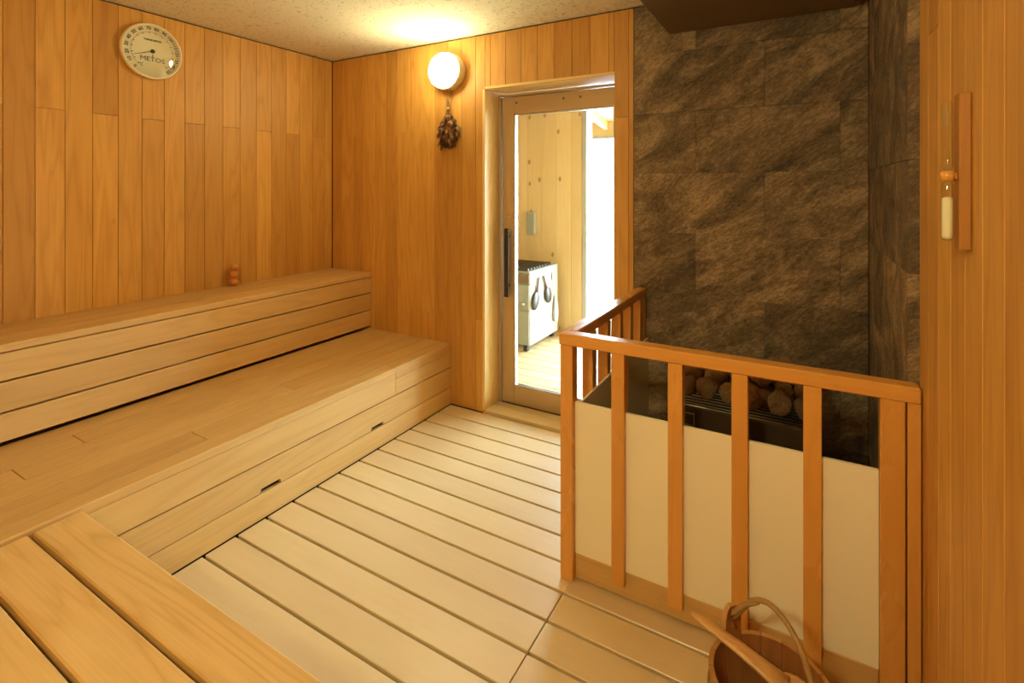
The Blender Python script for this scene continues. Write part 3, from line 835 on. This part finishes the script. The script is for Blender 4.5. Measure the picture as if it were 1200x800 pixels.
# ------------------------------------------------------------------ the porch beyond the door
deck = struct(box('floor_porch', -3.4, 1.0, YB + 0.215, 5.7, -0.10, -0.06, 'backing', bev=0))
e = YB + 0.225
while e < 5.65:
    box('deck_board', -3.38, 0.98, e, e + 0.115, -0.05, -0.012, 'pineX', deck, 0.003); e += 0.12
pw = struct(box('wall_porch', -3.4, -1.84, 4.57, 4.70, -0.10, 3.0, 'backing', bev=0))
e = -3.39
while e < -1.86:
    n = min(e + 0.16, -1.842); box('plank', e, n - 0.0012, 4.545, 4.569, -0.01, 2.9, 'pineZ', pw, 0.001); e += 0.16
struct(box('trim_2', -1.8395, -1.795, 4.545, 4.70, -0.011, 2.9, 'white', bev=0.002))
struct(box('wall_porch_side', -3.5, -3.401, YB + 0.195, 5.7, -0.10, 3.0, 'pineZ', bev=0))
struct(box('wall_porch_far', -3.4, 1.0, 5.63, 5.70, 1.985, 2.9, 'pineX', bev=0))
struct(box('trim_3', -3.4, 1.0, 5.62, 5.629, 1.965, 2.0, 'white', bev=0.001))
rf = struct(bpy.data.objects.new('ceiling_porch', None)); link(rf, (-0.5, 4.0, 2.6))
def slope_z(y): return 2.16 + (5.63 - y) * 0.16
bm = bmesh.new()
ya, yb_ = YB + 0.195, 5.628
vs_ = [bm.verts.new(q) for q in ((-3.4, ya, slope_z(ya)), (1.0, ya, slope_z(ya)), (1.0, yb_, slope_z(yb_)), (-3.4, yb_, slope_z(yb_)), (-3.4, ya, slope_z(ya) + .05), (1.0, ya, slope_z(ya) + .05), (1.0, yb_, slope_z(yb_) + .05), (-3.4, yb_, slope_z(yb_) + .05))]
for q in ((0, 1, 2, 3), (4, 5, 6, 7), (0, 1, 5, 4), (1, 2, 6, 5), (2, 3, 7, 6), (3, 0, 4, 7)): bm.faces.new([vs_[i] for i in q])
mesh_obj('roof_boarding', bm, 'pineX', (0, 0, 0), rf)
for x in (-2.45, -2.0, -1.55, -1.10, -0.65, -0.2, 0.25, 0.7):
    bm = bmesh.new()
    q = [(x + dx, yy, slope_z(yy) - dz) for yy in (ya + 0.01, yb_ - 0.01) for dx in (0, 0.045) for dz in (0.002, 0.09)]
    v = [bm.verts.new(p) for p in q]
    for f_ in ((0, 1, 3, 2), (4, 5, 7, 6), (0, 1, 5, 4), (2, 3, 7, 6), (0, 2, 6, 4), (1, 3, 7, 5)): bm.faces.new([v[i] for i in f_])
    mesh_obj('rafter', bm, 'pineY', (0, 0, 0), rf)
struct(box('wall_porch_end', 1.0, 1.1, YB + 0.195, 5.7, -0.10, 3.0, 'pineZ', bev=0))
struct(box('ground', -20, 20, 5.75, 40, -0.30, -0.15, 'ground', bev=0))

cl = struct(bpy.data.objects.new('wall_porch_bounce', None)); link(cl, (0, 2.86, 0))  # unseen pine cladding, added to bounce daylight onto the porch wall
e = -3.38
while e < 0.98:
    n = min(e + 0.16, 0.98)
    if n < DX0 - 0.02 or e > DX1 + 0.02: box('plank', e, n - 0.0015, 2.853, 2.868, 0.0, 2.55, 'pineZ', cl, 0.001)
    else:
        box('plank', e, n - 0.0015, 2.853, 2.868, DZ1 + 0.06, 2.55, 'pineZ', cl, 0.001)
    e += 0.16
# white cabinet on the porch
cb = thing('porch_cabinet', (-2.28, 4.1, 0.0), 'low white metal cabinet standing on the porch boards beyond the glass door', 'cabinet')
cx0, cx1, cy0, cy1 = -2.56, -2.036, 3.84, 4.42
box('body', cx0, cx1, cy0 + 0.012, cy1, 0.04, 0.665, 'white', cb, 0.006)
box('cabinet_door', cx0 + 0.006, cx1 - 0.006, cy0, cy0 + 0.011, 0.05, 0.335, 'grey', cb, 0.002)
dr = box('cabinet_door', cx0 + 0.006, cx1 - 0.006, cy0, cy0 + 0.011, 0.345, 0.565, 'grey', cb, 0.002)
cp = box('control_strip', cx0 + 0.006, cx1 - 0.006, cy0, cy0 + 0.011, 0.575, 0.655, 'shield', cb, 0.002)
bm = bmesh.new(); lathe(bm, [(0, -0.02), (0.014, -0.02), (0.016, 0)], 'Y', 16)
mesh_obj('knob', bm, 'steel', (cx1 - 0.06, cy0 - 0.0002, 0.40), dr, True)
tp = box('top_plate', cx0 - 0.004, cx1 + 0.004, cy0 - 0.004, cy1, 0.6655, 0.680, 'grey', cb, 0.003)
for k in range(9):
    box('grille_bar', cx0 + 0.03, cx1 - 0.03, cy0 + 0.03 + k * 0.055, cy0 + 0.055 + k * 0.055, 0.6805, 0.70, 'black', tp, 0.003)
for x in (cx0 + 0.03, cx1 - 0.07):
    for yy in (cy0 + 0.02, cy1 - 0.06):
        box('foot', x, x + 0.04, yy, yy + 0.04, -0.0115, 0.0395, 'black', cb, 0.002)
# things hanging from hooks on the cabinet side
def paddle(y, z, tilt, label):
    t = thing('hanging_paddle', (cx1 + 0.002, y, z), label, 'paddle')
    bm = bmesh.new()
    pr = [(0, 0.001), (0.058, 0.001), (0.066, 0.010), (0.060, 0.020), (0, 0.024)]
    lathe(bm, pr, 'X', 24)
    R = Matrix.Rotation(tilt, 4, 'X')
    for v in bm.verts: v.co = R @ Vector((v.co.x, v.co.y * 0.9, v.co.z * 1.25 - 0.205))
    mesh_obj('paddle_head', bm, 'black', (cx1 + 0.002, y, z), t, True)
    bm = bmesh.new()
    add_tube(bm, [R @ Vector((0.010, 0, 0)), R @ Vector((0.012, 0, -0.07)), R @ Vector((0.012, 0, -0.13))], [0.009, 0.010, 0.013], 10)
    mesh_obj('paddle_handle', bm, 'shield', (cx1 + 0.002, y, z), t, True)
paddle(4.00, 0.61, -0.35, 'dark oval paddle hanging on the white cabinet side, partly behind another')
paddle(4.09, 0.61, 0.46, 'dark oval paddle slanting across its neighbour on the white cabinet side')
sp2 = thing('hanging_spoon', (cx1 + 0.003, 4.30, 0.60), 'slim steel spoon hanging at the back of the white cabinet side', 'spoon')
bm = bmesh.new(); add_tube(bm, [(0.006, 0, -0.05), (0.006, 0, -0.20)], [0.003, 0.003], 6)
mesh_obj('spoon_handle', bm, 'steel', (cx1 + 0.003, 4.30, 0.60), sp2, True)
bm = bmesh.new(); bmesh.ops.create_uvsphere(bm, u_segments=14, v_segments=10, radius=0.03)
for v in bm.verts: v.co = Vector((v.co.x * 0.15 + 0.006, v.co.y * 0.8, v.co.z * 1.3 - 0.02))
mesh_obj('spoon_bowl', bm, 'steel', (cx1 + 0.003, 4.30, 0.60), sp2, True)
# folded white cloth on a hook
bm = bmesh.new()
for s in range(2):
    pass
ring0 = []
prof = [(-0.012, 0.42), (-0.03, 0.36), (-0.042, 0.26), (-0.035, 0.19), (0.030, 0.17), (0.044, 0.25), (0.030, 0.36), (0.012, 0.42)]
fr_ = [bm.verts.new((0.022 if 0 < i < 7 else 0.012, p[0], p[1] - 0.3)) for i, p in enumerate(prof)]; bk_ = [bm.verts.new((0.002, p[0], p[1] - 0.3)) for p in prof]
bm.faces.new(fr_); bm.faces.new(bk_[::-1])
for i in range(8):
    j = (i + 1) % 8; bm.faces.new((fr_[i], bk_[i], bk_[j], fr_[j]))
tag(mesh_obj('hanging_cloth', bm, 'white', (cx1 + 0.003, 4.34, 0.27), None), 'small white cloth hanging low on the side of the porch cabinet', 'cloth')
# white box on the porch wall above the cabinet
wb = thing('wall_switch_box', (-2.365, 4.544, 1.03), 'small white switch box fixed to the knotty planks above the cabinet', 'switch box')
box('box_body', -2.42, -2.325, 4.500, 4.5445, 0.93, 1.16, 'white', wb, 0.006)
box('box_lid', -2.41, -2.335, 4.494, 4.4995, 0.95, 1.14, 'grey', wb, 0.003)
